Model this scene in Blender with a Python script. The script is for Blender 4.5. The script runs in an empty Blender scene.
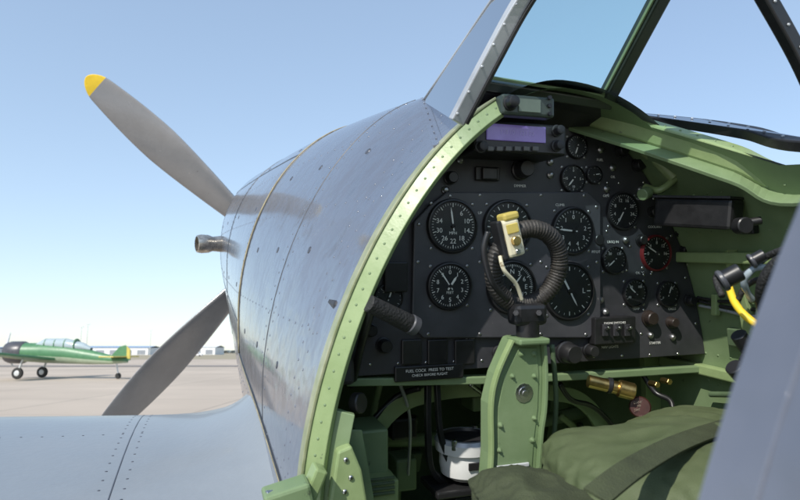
import bpy, bmesh, math, random
from mathutils import Vector, Matrix, noise
random.seed(7)
pi=math.pi
F=800/36*28
PITCH=math.radians(9.3); YAW=math.radians(18); CAMH=1.75
CC,SS=math.cos(YAW),math.sin(YAW)
OX=.18
M_A=Matrix.Translation((0,0,CAMH))@Matrix.Rotation(PITCH,4,'X')
M_B=M_A@Matrix.Translation((OX,1,0))@Matrix.Rotation(YAW,4,'Z')   # aircraft frame -> world
I4=Matrix.Identity(4)
scene=bpy.context.scene

# photogrammetry: where a measured sight line meets the aircraft station plane y
def tt(px,y): return (-OX*SS+CC+y)/(CC-(px-400)/F*SS)
def S(px,py,y=0.0):
    u=(px-400)/F; w=(250-py)/F; t=tt(px,y)
    return Vector(((t*u-OX)*CC+(t-1)*SS, y, t*w))
def L(n,px,y=0.0): return n*tt(px,y)/F

# ---------------------------------------------------------------- materials
MATS={}
def mat(name,col,rough=.5,metal=0,var=.15,scale=6,bump=0,bscale=150,coat=0,col2=None,thr=(.35,.65),spec=.5,chips=None,emit=0):
    if name in MATS: return MATS[name]
    m=bpy.data.materials.new(name); m.use_nodes=True
    nt=m.node_tree; n=nt.nodes; l=nt.links
    b=n['Principled BSDF']; b.inputs['Metallic'].default_value=metal
    b.inputs['Specular IOR Level'].default_value=spec
    tc=n.new('ShaderNodeTexCoord')
    nz=n.new('ShaderNodeTexNoise'); nz.inputs['Scale'].default_value=scale; nz.inputs['Detail'].default_value=8; nz.inputs['Roughness'].default_value=.65
    l.new(tc.outputs['Object'],nz.inputs['Vector'])
    cr=n.new('ShaderNodeValToRGB'); cr.color_ramp.elements[0].position=thr[0]; cr.color_ramp.elements[1].position=thr[1]
    c2=col2 or tuple(min(1,c*(1+var)) for c in col); c1=col if col2 else tuple(c*(1-var) for c in col)
    cr.color_ramp.elements[0].color=(*c1,1); cr.color_ramp.elements[1].color=(*c2,1)
    l.new(nz.outputs['Fac'],cr.inputs['Fac']); outc=cr.outputs['Color']
    if chips:   # small chips and grime: (colour, scale, threshold)
        cn=n.new('ShaderNodeTexNoise'); cn.inputs['Scale'].default_value=chips[1]; cn.inputs['Detail'].default_value=6; cn.inputs['Roughness'].default_value=.7
        l.new(tc.outputs['Object'],cn.inputs['Vector'])
        c3=n.new('ShaderNodeValToRGB'); c3.color_ramp.elements[0].position=chips[2]; c3.color_ramp.elements[1].position=chips[2]+.03
        l.new(cn.outputs['Fac'],c3.inputs['Fac'])
        mx=n.new('ShaderNodeMix'); mx.data_type='RGBA'; l.new(c3.outputs['Color'],mx.inputs['Factor']); l.new(outc,mx.inputs['A']); mx.inputs['B'].default_value=(*chips[0],1); outc=mx.outputs['Result']
    l.new(outc,b.inputs['Base Color'])
    if emit: l.new(outc,b.inputs['Emission Color']); b.inputs['Emission Strength'].default_value=emit
    mr=n.new('ShaderNodeMapRange'); mr.inputs['To Min'].default_value=max(.03,rough*.75); mr.inputs['To Max'].default_value=min(1,rough*1.3)
    nz2=n.new('ShaderNodeTexNoise'); nz2.inputs['Scale'].default_value=scale*4; nz2.inputs['Detail'].default_value=5
    l.new(tc.outputs['Object'],nz2.inputs['Vector']); l.new(nz2.outputs['Fac'],mr.inputs['Value']); l.new(mr.outputs['Result'],b.inputs['Roughness'])
    if coat: b.inputs['Coat Weight'].default_value=coat; b.inputs['Coat Roughness'].default_value=.10
    if bump:
        bn=n.new('ShaderNodeTexNoise'); bn.inputs['Scale'].default_value=bscale; bn.inputs['Detail'].default_value=3
        l.new(tc.outputs['Object'],bn.inputs['Vector'])
        bp=n.new('ShaderNodeBump'); bp.inputs['Strength'].default_value=bump; bp.inputs['Distance'].default_value=1.0/bscale
        l.new(bn.outputs['Fac'],bp.inputs['Height']); l.new(bp.outputs['Normal'],b.inputs['Normal'])
    MATS[name]=m; return m
def glassmat(name,tint,refl=.12,rough=.02):
    m=bpy.data.materials.new(name); m.use_nodes=True; nt=m.node_tree; n=nt.nodes; l=nt.links
    for x in list(n): n.remove(x)
    o=n.new('ShaderNodeOutputMaterial'); tr=n.new('ShaderNodeBsdfTransparent'); tr.inputs[0].default_value=(*tint,1)
    g=n.new('ShaderNodeBsdfGlossy'); g.inputs['Roughness'].default_value=rough
    lw=n.new('ShaderNodeLayerWeight'); lw.inputs['Blend'].default_value=refl
    mx=n.new('ShaderNodeMixShader'); l.new(lw.outputs['Fresnel'],mx.inputs[0]); l.new(tr.outputs[0],mx.inputs[1]); l.new(g.outputs[0],mx.inputs[2]); l.new(mx.outputs[0],o.inputs[0])
    return m
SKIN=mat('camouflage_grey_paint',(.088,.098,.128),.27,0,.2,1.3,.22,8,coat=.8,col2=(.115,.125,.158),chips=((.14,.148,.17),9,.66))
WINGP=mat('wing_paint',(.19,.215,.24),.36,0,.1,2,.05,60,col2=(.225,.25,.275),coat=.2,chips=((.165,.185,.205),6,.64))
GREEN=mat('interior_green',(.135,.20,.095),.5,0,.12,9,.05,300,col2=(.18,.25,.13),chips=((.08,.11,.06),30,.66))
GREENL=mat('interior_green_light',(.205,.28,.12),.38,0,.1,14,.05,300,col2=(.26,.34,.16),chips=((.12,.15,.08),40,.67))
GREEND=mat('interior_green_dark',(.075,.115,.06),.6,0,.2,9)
BLACK=mat('black_crackle',(.018,.018,.02),.48,0,.3,20,.5,900,col2=(.035,.035,.04))
BLACKS=mat('black_satin',(.014,.014,.015),.38,0,.3,20)
PANELM=mat('panel_black',(.028,.029,.033),.45,0,.2,14,.25,1200,col2=(.046,.046,.052),chips=((.10,.10,.10),70,.69))
PANELL=mat('panel_black_raised',(.042,.043,.049),.40,0,.2,14,.25,1200,col2=(.062,.062,.07),chips=((.14,.14,.14),70,.68))
RUB=mat('black_rubber',(.015,.015,.015),.65,0,.2,40,.6,300)
GR_METAL=mat('grey_painted_metal',(.40,.42,.44),.30,.3,.15,12)
STEEL=mat('steel',(.55,.55,.55),.25,1,.1,60)
BRASS=mat('brass',(.6,.42,.16),.3,1,.2,60)
GOLD=mat('seam_sealant',(.24,.21,.13),.5,0,.3,30)
WHITE=mat('white_lettering',(.75,.75,.7),.6,0,.03,30)
CREAM=mat('cream_paint',(.62,.58,.42),.4,0,.1,30,chips=((.25,.2,.12),60,.62))
YEL=mat('yellow_paint',(.75,.52,.03),.4,0,.1,12)
BUTTON=mat('ochre_paint',(.50,.40,.10),.4,0,.1,30,chips=((.25,.2,.08),80,.62))
FACE=mat('gauge_face',(.014,.014,.015),.5,0,.1,20)
DRED=mat('dark_red_paint',(.14,.015,.017),.4,0,.1,20)
BROWN=mat('placard_brown_red',(.05,.016,.012),.4,.3,.2,60,chips=((.12,.08,.06),80,.62))
BLADE=mat('propeller_paint',(.27,.275,.285),.24,.35,.2,3,.04,60,col2=(.33,.335,.345),chips=((.16,.16,.16),20,.68))
DARKP=mat('dark_paint',(.05,.052,.06),.36,0,.2,5,.04,60,col2=(.075,.077,.085))
FAST=mat('fastener_grey',(.07,.075,.09),.35,.3,.2,30)
OLIVE=mat('olive_canvas',(.055,.075,.030),.7,0,.2,9,.5,900,col2=(.085,.108,.048))
OLIVE2=mat('olive_webbing',(.040,.050,.022),.9,0,.2,20,.7,500)
DISP=mat('radio_display',(.13,.10,.30),.15,0,.1,20,col2=(.17,.14,.38),emit=.35)
LCD=mat('grey_display',(.10,.13,.10),.2,0,.1,20,emit=.1)
SILV=mat('silver_paint',(.55,.57,.58),.4,.1,.1,20)
DULL=mat('dull_lettering',(.30,.25,.20),.6,0,.05,30)
GL=glassmat('instrument_glass',(.97,.98,.98),.12)
GLW=glassmat('armoured_glass',(.75,.93,.92),.10)
GLS=glassmat('side_glass',(.72,.76,.82),.2)
GLC=glassmat('side_glass_clear',(.93,.95,.98),.05)

# ---------------------------------------------------------------- helpers
def empty(name,M=M_B):
    e=bpy.data.objects.new(name,None); scene.collection.objects.link(e); e.matrix_world=M; e.empty_display_size=.1; return e
def mk(name,vs,fs,m,parent=None,smooth=False,bevel=0,mats=None,mi=None,loc=None):
    me=bpy.data.meshes.new(name); me.from_pydata([tuple(v) for v in vs],[],fs)
    for x in (mats or [m]): me.materials.append(x)
    if mi:
        for p,i in zip(me.polygons,mi): p.material_index=i
    bm=bmesh.new(); bm.from_mesh(me); bmesh.ops.recalc_face_normals(bm,faces=bm.faces); bm.to_mesh(me); bm.free()
    if smooth:
        for p in me.polygons: p.use_smooth=True
    o=bpy.data.objects.new(name,me); scene.collection.objects.link(o)
    if parent: o.parent=parent
    if smooth=='auto':
        md=o.modifiers.new('es','EDGE_SPLIT'); md.split_angle=math.radians(35)
    if bevel:
        b=o.modifiers.new('b','BEVEL'); b.width=bevel; b.segments=2; b.limit_method='ANGLE'; b.angle_limit=math.radians(40)
    return o
def box(name,c,s,m,parent,R=None,bevel=.002):
    c=Vector(c); hx,hy,hz=s[0]/2,s[1]/2,s[2]/2
    vs=[Vector((x,y,z)) for x in(-hx,hx) for y in(-hy,hy) for z in(-hz,hz)]
    if R is not None: vs=[R@v for v in vs]
    vs=[v+c for v in vs]
    return mk(name,vs,[(0,1,3,2),(4,6,7,5),(0,4,5,1),(2,3,7,6),(0,2,6,4),(1,5,7,3)],m,parent,bevel=min(bevel,min(s)*.3))
def frame(ax):
    ax=Vector(ax).normalized(); h=Vector((0,0,1)) if abs(ax.z)<.9 else Vector((1,0,0))
    a=ax.cross(h).normalized(); b=ax.cross(a).normalized(); return ax,a,b
def lathe(name,o,ax,prof,m,parent,n=32,smooth='auto',start=0,mats=None,mi=None):
    o=Vector(o); ax,a,b=frame(ax); vs=[];fs=[];ms=[]
    for r,h in prof:
        for i in range(n):
            t=2*pi*i/n+start; vs.append(o+ax*h+a*(r*math.cos(t))+b*(r*math.sin(t)))
    for j in range(len(prof)-1):
        for i in range(n):
            fs.append((j*n+i,j*n+(i+1)%n,(j+1)*n+(i+1)%n,(j+1)*n+i)); ms.append(mi[j] if mi else 0)
    fs.append(tuple(range(n))); ms.append(mi[0] if mi else 0)
    fs.append(tuple((len(prof)-1)*n+i for i in range(n))); ms.append(mi[-1] if mi else 0)
    return mk(name,vs,fs,m,parent,smooth,mats=mats,mi=ms)
def cyl(name,p0,p1,r,m,parent,r1=None,n=24,bev=None):
    p0=Vector(p0);p1=Vector(p1);h=(p1-p0).length; r1=r if r1 is None else r1; b=min(r,r1)*.12 if bev is None else bev
    return lathe(name,p0,p1-p0,[(r-b,0),(r,b),(r1,h-b),(r1-b,h)],m,parent,n)
def cat(pts,res=8,closed=False):
    pts=[Vector(p) for p in pts]; n=len(pts); out=[]
    rng=n if closed else n-1
    for i in range(rng):
        if closed: p0,p1,p2,p3=pts[(i-1)%n],pts[i],pts[(i+1)%n],pts[(i+2)%n]
        else: p0,p1,p2,p3=pts[max(i-1,0)],pts[i],pts[i+1],pts[min(i+2,n-1)]
        for k in range(res):
            t=k/res; out.append(.5*((2*p1)+(-p0+p2)*t+(2*p0-5*p1+4*p2-p3)*t*t+(-p0+3*p1-3*p2+p3)*t**3))
    if not closed: out.append(pts[-1])
    return out
def sweep(name,pts,r,m,parent,n=10,closed=False,res=8,w=None,up=None,ribs=0):
    P=cat(pts,res,closed); N=len(P); vs=[];fs=[]
    nrm=None
    for i,p in enumerate(P):
        d=(P[(i+1)%N]-P[i-1]) if closed else (P[min(i+1,N-1)]-P[max(i-1,0)])
        d.normalize()
        if up is not None: nrm=Vector(up)-d*Vector(up).dot(d)
        elif nrm is None: nrm=frame(d)[1]
        else: nrm=nrm-d*nrm.dot(d)
        nrm=nrm.normalized(); bn=d.cross(nrm)
        rr=r*(1+(.09*math.sin(i*ribs)) if ribs else 1)
        if w is None:
            for k in range(n):
                t=2*pi*k/n; vs.append(p+nrm*(rr*math.cos(t))+bn*(rr*math.sin(t)))
        else:
            for a,b in((-1,-1),(1,-1),(1,1),(-1,1)): vs.append(p+nrm*(a*r)+bn*(b*w))
    nn=n if w is None else 4
    for i in range(N if closed else N-1):
        j=(i+1)%N
        for k in range(nn): fs.append((i*nn+k,i*nn+(k+1)%nn,j*nn+(k+1)%nn,j*nn+k))
    if not closed: fs.append(tuple(range(nn))); fs.append(tuple((N-1)*nn+k for k in range(nn)))
    return mk(name,vs,fs,m,parent,smooth=(w is None),bevel=0 if w is None else min(r,w)*.3)
def poly(name,pts,th,m,parent,bevel=.002,d=(0,1,0)):
    n=len(pts); d=Vector(d)*th; pts=[Vector(p) for p in pts]
    vs=pts+[p+d for p in pts]
    fs=[tuple(range(n)),tuple(range(2*n-1,n-1,-1))]+[(i,(i+1)%n,n+(i+1)%n,n+i) for i in range(n)]
    return mk(name,vs,fs,m,parent,bevel=bevel)
def text(s,loc,size,parent,m=WHITE,R=None,name='lettering'):
    c=bpy.data.curves.new(name,'FONT'); c.body=s; c.size=size; c.align_x='CENTER'; c.align_y='CENTER'; c.extrude=.0001
    c.materials.append(m); c.resolution_u=3
    o=bpy.data.objects.new(name,c); scene.collection.objects.link(o); o.parent=parent
    o.matrix_local=Matrix.Translation(loc)@(R or Matrix.Rotation(pi/2,4,'X')); return o
def domes(name,pn,r,m,parent,h=.45,n=6):
    vs=[];fs=[]
    for p,nm in pn:
        ax,a,b=frame(nm); k=len(vs)
        for rr,hh in((1,-.1),(.85,h*.7),(.4,h)):
            for i in range(n):
                t=2*pi*i/n; vs.append(p+ax*(hh*r)+a*(rr*r*math.cos(t))+b*(rr*r*math.sin(t)))
        for j in(0,1):
            for i in range(n): fs.append((k+j*n+i,k+j*n+(i+1)%n,k+(j+1)*n+(i+1)%n,k+(j+1)*n+i))
        fs.append(tuple(k+2*n+i for i in range(n)))
    return mk(name,vs,fs,m,parent,smooth=True)

# ---------------------------------------------------------------- fuselage form
K=[(-6.4,0,.03,-.25,-.1,-.40,2,2),(-4,.0,.2,-.3,.02,-.6,2,2),(-1.9,.02,.35,-.34,.27,-.78,1.9,2),(-1.2,.03,.38,-.35,.30,-.8,1.75,2.1),(-.7,.03,.385,-.35,.26,-.8,1.75,2.1),
(-.1,.03,.385,-.35,.25,-.8,1.75,2.1),(.3,.02,.38,-.28,.325,-.76,1.8,2),(1,.0,.375,-.15,.375,-.7,1.95,1.95),(2,0,.37,-.03,.42,-.6,2.1,2.1),(2.7,0,.36,0,.45,-.49,2.2,2.2),(2.98,0,.335,0,.425,-.43,2.2,2.2),(3.08,0,.29,0,.37,-.37,2.1,2.1)]
def prm(y):
    ys=[k[0] for k in K]
    if y<=ys[0]: return K[0][1:]
    if y>=ys[-1]: return K[-1][1:]
    i=max(j for j in range(len(K)-1) if ys[j]<=y)
    h=ys[i+1]-ys[i]; t=(y-ys[i])/h; out=[]
    for c in range(1,8):
        def tg(j):
            if j==0 or j==len(K)-1: return 0
            a=(K[j][c]-K[j-1][c])/(ys[j]-ys[j-1]); b=(K[j+1][c]-K[j][c])/(ys[j+1]-ys[j])
            return 0 if a*b<=0 else 2*a*b/(a+b)
        m0,m1=tg(i)*h,tg(i+1)*h; p0,p1=K[i][c],K[i+1][c]
        out.append((2*t**3-3*t*t+1)*p0+(t**3-2*t*t+t)*m0+(-2*t**3+3*t*t)*p1+(t**3-t*t)*m1)
    return out
def plow(y):
    if y<-2: return 2.1
    if y<-1: return 2.1+.7*(y+2)
    if y<1: return 2.8
    return max(2.1,2.8-(y-1)*.5)
def H(y,t,ins=0):
    cx,a,zc,top,bot,pl,pr=prm(y); c,s=math.cos(t),math.sin(t)
    p=(pl if s<0 else pr) if c>0 else plow(y)
    b=(top-zc) if c>0 else (zc-bot)
    return Vector((cx+math.copysign((a-ins)*abs(s)**(2/p),s), y, zc+math.copysign((b-ins)*abs(c)**(2/p),c)))
def angz(y,z,side,ins=0):
    cx,a,zc,top,bot,pl,pr=prm(y)
    if z>=zc:
        p=pl if side<0 else pr; q=min(1,(z-zc)/(top-zc-ins)); return side*math.acos(q**(p/2))
    q=min(1,(zc-z)/(zc-bot-ins)); return side*(pi-math.acos(q**(plow(y)/2)))
def HN(y,t):
    e=1e-3; du=H(y,t+e)-H(y,t-e); dv=H(y+e,t)-H(y-e,t); n=du.cross(dv).normalized()
    c=H(y,t)-Vector((prm(y)[0],y,prm(y)[2]))
    return n if n.dot(c)>0 else -n
def shell(name,ys,rng,m,parent,ins=0,n=64,closed=True):
    vs=[];fs=[]
    for y in ys:
        a,b=rng(y)
        for i in range(n+(0 if closed else 1)): vs.append(H(y,a+(b-a)*i/n,ins))
    k=n if closed else n+1
    for j in range(len(ys)-1):
        for i in range(n): fs.append((j*k+i,j*k+(i+1)%k,(j+1)*k+(i+1)%k,(j+1)*k+i))
    return mk(name,vs,fs,m,parent,smooth=True)
def lin(a,b,n): return [a+(b-a)*i/n for i in range(n+1)]
full=lambda y:(-pi,pi)
def rcut(y):   # right cockpit sill height
    return .215+ (y+.05)*.5 if y>-.25 else .115+(y+.25)*.08
Ysl=-.40
YA=-.714
def midr(y): return (angz(y,rcut(y),1), 2*pi+angz(y,Ysl,-1))
def aftr(y): return (angz(y,.085,1), 2*pi+angz(y,.085,-1))

AC=empty('fighter_aircraft')
shell('fuselage_skin_forward',lin(-.1,3.08,60),full,SKIN,AC,n=128)
shell('fuselage_skin_door_bay',lin(YA,-.1,8),midr,SKIN,AC,closed=False)
shell('fuselage_skin_cockpit_aft',lin(-1.2,YA,6),aftr,SKIN,AC,closed=False)
shell('fuselage_skin_rear',lin(-6.4,-1.2,30),full,SKIN,AC)
shell('cockpit_lining_forward',lin(-.1,.72,12),full,GREEN,AC,ins=.012,n=80)
shell('cockpit_lining_bay',lin(YA,-.1,8),lambda y:(angz(y,rcut(y),1,.012),2*pi+angz(y,Ysl,-1,.012)),GREEN,AC,ins=.012,closed=False)
shell('cockpit_lining_aft',lin(-1.2,YA,5),lambda y:(angz(y,.085,1,.012),2*pi+angz(y,.085,-1,.012)),GREEN,AC,ins=.012,closed=False)
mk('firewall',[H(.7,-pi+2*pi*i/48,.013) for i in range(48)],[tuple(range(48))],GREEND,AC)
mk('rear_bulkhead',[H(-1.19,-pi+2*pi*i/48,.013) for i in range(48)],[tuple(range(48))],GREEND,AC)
mk('engine_front_plate',[H(3.07,-pi+2*pi*i/48,.001) for i in range(48)],[tuple(range(48))],DARKP,AC)

# panel joints, rivets
def ringseam(name,y,t0,t1,r,m,off=.001,n=26):
    sweep(name,[H(y,t0+(t1-t0)*i/n)+HN(y,t0+(t1-t0)*i/n)*off for i in range(n+1)],r,m,AC,n=6,res=2)
tl=angz(.85,-.28,-1)
ringseam('cowling_edge_strip',.85,.3,tl,.0032,GOLD,.0005)
ringseam('cowling_edge_shadow',.838,.3,tl,.003,BLACKS,-.0012)
ringseam('panel_joint_a',1.62,.3,-2.6,.0022,BLACKS,-.0006)
ringseam('panel_joint_b',2.7,.3,-2.6,.0022,BLACKS,-.0006)
ringseam('panel_joint_c',.34,-.2,angz(.34,-.33,-1),.0014,DARKP,-.0004)
def longseam(name,pts,r,m,off=-.0004):
    sweep(name,[H(y,angz(y,z,-1))+HN(y,angz(y,z,-1))*off for y,z in pts],r,m,AC,n=6,res=3)
longseam('cowling_lower_joint',[(.85-.93*i/16,-.28-.10*(i/16)) for i in range(17)],.003,BLACKS)
longseam('cowling_lower_strip',[(.85-.93*i/16,-.288-.10*(i/16)) for i in range(17)],.0024,GOLD,.0)
longseam('cowling_side_joint',[(.85+2.1*i/20,-.20+.08*i/20) for i in range(21)],.002,BLACKS)
longseam('cowling_top_joint',[(.85+2.1*i/20,.27+.05*i/20) for i in range(21)],.002,BLACKS)
riv=[]
for yy in (.82,.885,.06,.02,1.58,1.66,2.66,2.74,.31,.37):
    for i in range(48):
        t=-.05-2.3*i/48; riv.append((H(yy,t),HN(yy,t)))
for zz in (.22,.08,-.12,-.34,-.45):
    y=.0
    while y<2.9:
        t=angz(y,zz,-1); riv.append((H(y,t),HN(y,t))); y+=.045
domes('skin_rivets',riv,.0026,SKIN,AC,h=.22)
fst=[]
for yy in (.98,1.45,2.0,2.5):
    for zz in (.30,.12,-.1,-.3):
        t=angz(yy,zz,-1); fst.append((H(yy,t),HN(yy,t)))
for yy in (.2,.45,.68):
    for zz in (.18,.0,-.2): t=angz(yy,zz,-1); fst.append((H(yy,t),HN(yy,t)))
domes('cowling_fasteners',fst,.0075,FAST,AC,h=.15,n=12)
domes('aft_skin_rivets',[(H(YA-.018,angz(YA,z,-1)),Vector((-1,0,.2))) for z in lin(-.4,.08,22)],.0022,SKIN,AC,h=.3)

# door frame arch
def arch(name,prof,ta,tb,m,n=40,y0=-.1):
    vs=[];fs=[];k=len(prof)
    for i in range(n+1):
        t=ta+(tb-ta)*i/n
        for y,ins in prof: 
            p=H(y0,t,ins); vs.append(Vector((p.x,y,p.z)))
    for i in range(n):
        for j in range(k): fs.append((i*k+j,i*k+(j+1)%k,(i+1)*k+(j+1)%k,(i+1)*k+j))
    fs.append(tuple(range(k))); fs.append(tuple(n*k+j for j in range(k)))
    return mk(name,vs,fs,m,AC,bevel=.0012)
ta=-.34; tb=angz(-.1,-.52,-1)
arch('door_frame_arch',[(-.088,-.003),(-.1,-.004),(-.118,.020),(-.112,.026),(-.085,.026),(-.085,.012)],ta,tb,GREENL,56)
arch('door_frame_outer_lip',[(-.075,-.0045),(-.1045,-.0055),(-.1045,-.001),(-.075,.001)],ta,tb,mat('worn_edge',(.24,.27,.14),.45,.2,.2,30,col2=(.36,.37,.24)),56)
arch('aft_opening_frame',[(YA-.02,-.001),(YA+.003,-.0015),(YA+.006,.014),(YA-.02,.014)],angz(YA,.085,-1),angz(YA,-.42,-1),SKIN,20,YA)
arch('door_post_channel',[(-.108,.026),(-.116,.050),(-.104,.052),(-.09,.028)],angz(-.1,-.20,-1),tb,GREEN,24)
rv=[]
for i in range(38):
    t=ta+(tb-ta)*(i+.5)/38; p=H(-.1,t,.009); rv.append((Vector((p.x,-.1095,p.z)),Vector((-.4,-1,.2))))
domes('door_frame_rivets',rv,.0022,GREEN,AC)
# sills
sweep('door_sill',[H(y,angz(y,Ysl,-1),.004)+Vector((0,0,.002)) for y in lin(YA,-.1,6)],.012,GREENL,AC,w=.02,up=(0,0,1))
R30=Matrix.Rotation(math.radians(-12),3,'Y')
box('door_hinge_block',S(288,499,-.15),(.055,.04,.035),GREEN,AC,R30,.004)
box('door_hinge_arm',S(312,486,-.14),(.016,.03,.05),GREENL,AC,Matrix.Rotation(math.radians(24),3,'Y'),.003)
poly('door_post_gusset',[S(338,452,-.13),S(352,446,-.13),S(362,470,-.13),S(368,505,-.13),S(330,505,-.13)],.02,GREENL,AC,.003)
poly('door_post_web',[S(350,430,-.09),S(362,430,-.09),S(376,510,-.09),S(335,510,-.09)],.004,GREEN,AC,.001)
domes('gusset_bolts',[(S(x,y,-.131),Vector((0,-1,0))) for x,y in((346,460),(351,478),(345,492))],.0035,STEEL,AC,n=8)
box('open_cockpit_door',(-.47,-.42,-.68),(.016,.5,.42),GREENL,AC,Matrix.Rotation(math.radians(14),3,'Y'),.004)
cyl('door_hinge_pin',S(266,494,-.155),S(318,489,-.14),.004,STEEL,AC)
# right sill structure
sp=[S(575,110,.02),S(620,123,-.04),S(668,137,-.1),S(735,158,-.18),S(800,181,-.25),H(-.45,angz(-.45,.10,1),.0),H(-.7,angz(-.7,.085,1)),H(-1.2,angz(-1.2,.085,1))]
sweep('cockpit_sill_beam',sp,.016,GREENL,AC,w=.017,up=(-.35,0,1))
sp2=[p+Vector((-.012,0,-.022)) for p in sp]
sweep('cockpit_sill_flange',sp2,.003,GREEN,AC,w=.026,up=(-.5,0,1))
sp3=[S(612,116,.04),S(655,120,-.03),S(700,125,-.1),S(750,133,-.18),S(805,145,-.26),Vector((.335,-.45,.115)),Vector((.345,-.7,.105)),Vector((.345,-1.2,.10))]
sweep('canopy_rail',sp3,.008,BLACKS,AC,w=.012,up=(-.3,0,1))
domes('sill_rivets',[(p+Vector((-.008,-.002,.0165)),Vector((-.35,0,1))) for p in cat(sp,8)[::2]],.0028,GREEN,AC)
domes('canopy_rail_bolts',[(p+Vector((-.006,-.002,.009)),Vector((-.3,-.3,1))) for p in cat(sp3,8)[::3]],.0025,GR_METAL,AC)
# interior frames, stringers on the right wall
def rib(name,y,t0,t1,dep,wd,m=GREEN,n=24,ins=.013):
    vs=[];fs=[]
    for i in range(n+1):
        t=t0+(t1-t0)*i/n
        for a,b in((0,ins),(0,ins+dep),(wd,ins+dep),(wd,ins)):
            p=H(y,t,b); vs.append(Vector((p.x,y+a,p.z)))
    for i in range(n):
        for j in range(4): fs.append((i*4+j,i*4+(j+1)%4,i*4+4+(j+1)%4,i*4+4+j))
    mk(name,vs,fs,m,AC,bevel=.001)
rib('fuselage_frame_a',-.12,.95,2.6,.012,.02,GREENL)
rib('fuselage_frame_b',-.42,1.1,2.6,.02,.02)
rib('fuselage_frame_c',.12,-2.9,2.9,.035,.015,GREENL,60)
rib('fuselage_frame_d',.42,-2.9,2.9,.05,.015,GREEN,60)
for z,nm in((-.21,'stringer_lower'),(.0,'stringer_upper'),(-.42,'stringer_base')):
    sweep(nm,[H(y,angz(y,z,1),.022) for y in lin(-.9,.1,8)],.009,GREENL,AC,w=.009,up=(0,0,1))
wr=[]
for z in(-.235,-.185,-.02,.03,.09):
    for y in lin(-.6,.0,22):
        t=angz(y,z,1,.012); wr.append((H(y,t,.012),Vector((-1,0,.2))))
domes('wall_rivets',wr,.0024,GREEN,AC)
for k,z in enumerate((-.075,-.085,-.095)):
    sweep('wall_wiring',[H(y,angz(y,z+.004*math.sin(y*30+k),1),.018) for y in lin(-.6,-.01,12)],.0028,(RUB,RUB,GR_METAL)[k],AC,n=8)
for y in(-.05,-.14,-.24,-.34,-.46): box('wiring_clip',H(y,angz(y,-.085,1),.020),(.010,.012,.036),GREENL,AC,None,.002)
for y,z,w_,h_,m_ in((-.20,-.14,.05,.03,BLACKS),(-.30,.055,.035,.022,GR_METAL),(-.33,-.15,.03,.05,GREENL),(-.16,.045,.03,.018,BLACKS),(-.08,-.14,.03,.03,GREEND)):
    box('wall_fitting',H(y,angz(y,z,1),.018),(.012,w_,h_),m_,AC,Matrix.Rotation(-.12,3,'Y'),.002)
cyl('wall_control_rod',H(-.02,angz(-.02,-.25,1),.03),H(-.6,angz(-.6,-.12,1),.03),.005,GREEND,AC)

# wing: sections start at the skin line, so nothing enters the cockpit
def wing(sgn,name):
    vs=[];fs=[];x00=.335 if sgn<0 else .395
    st=[x00,x00+.02,x00+.045,x00+.075,.48,.54,.62,.8,1.1,1.6,2.4,3.3,4.2,4.9,5.3,5.5]; n=30
    for x in st:
        q=math.sqrt(max(0.004,1-((x-.3)/5.25)**2)); ch=2.45*(.35+.65*q) if x<5 else 2.45*q
        yl=1.1-.25*(1-q)*2; d=(x-.7)*.075; f0=.14*math.exp(-(x-x00-.02)/.08)
        for i in range(n):
            s=i/(n-1)
            yy=yl-ch*(1-math.cos(s*pi/1))/2; c=(yl-yy)/ch
            k_=min(1,max(0,(yy-.0)/.7)); k_=k_*k_*(3-2*k_); fil=f0*(.12+.88*k_)
            th=.6*ch/2.45*(.2969*math.sqrt(c)-.126*c-.3516*c*c+.2843*c**3-.1015*c**4)*1.35
            vs.append(Vector((sgn*x,yy,-.530+d+th*1.55+fil*min(1,c*4))))
        for i in range(n-2,0,-1):
            s=i/(n-1); yy=yl-ch*(1-math.cos(s*pi))/2; c=(yl-yy)/ch
            th=.6*ch/2.45*(.2969*math.sqrt(c)-.126*c-.3516*c*c+.2843*c**3-.1015*c**4)
            vs.append(Vector((sgn*x,yy,-.530+d-th*.6)))
    k=2*n-2
    for j in range(len(st)-1):
        for i in range(k): fs.append((j*k+i,j*k+(i+1)%k,(j+1)*k+(i+1)%k,(j+1)*k+i))
    fs.append(tuple((len(st)-1)*k+i for i in range(k)))
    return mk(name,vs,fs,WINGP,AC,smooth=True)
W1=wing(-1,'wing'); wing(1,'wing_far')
bpy.context.view_layer.update()
def onwing(x,y):
    ok,loc,nr,_=W1.ray_cast(Vector((x,y,.5)),Vector((0,0,-1)))
    return (loc,nr) if ok else None
wf=[]
for x in(-.60,-.64,-.98,-1.35,-1.40):
    for y in lin(-.6,.95,34):
        r_=onwing(x,y)
        if r_: wf.append(r_)
for y in(.62,):
    for x in lin(-.6,-2.6,50):
        r_=onwing(x,y)
        if r_: wf.append(r_)
domes('wing_rivets',wf,.003,FAST,AC,h=.2)
for x in(-.62,-1.37):
    pp=[onwing(x,y) for y in lin(-.6,1.0,26)]; sweep('wing_joint',[p[0]-Vector((0,0,.001)) for p in pp if p],.002,FAST,AC,n=6,res=2)
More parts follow.
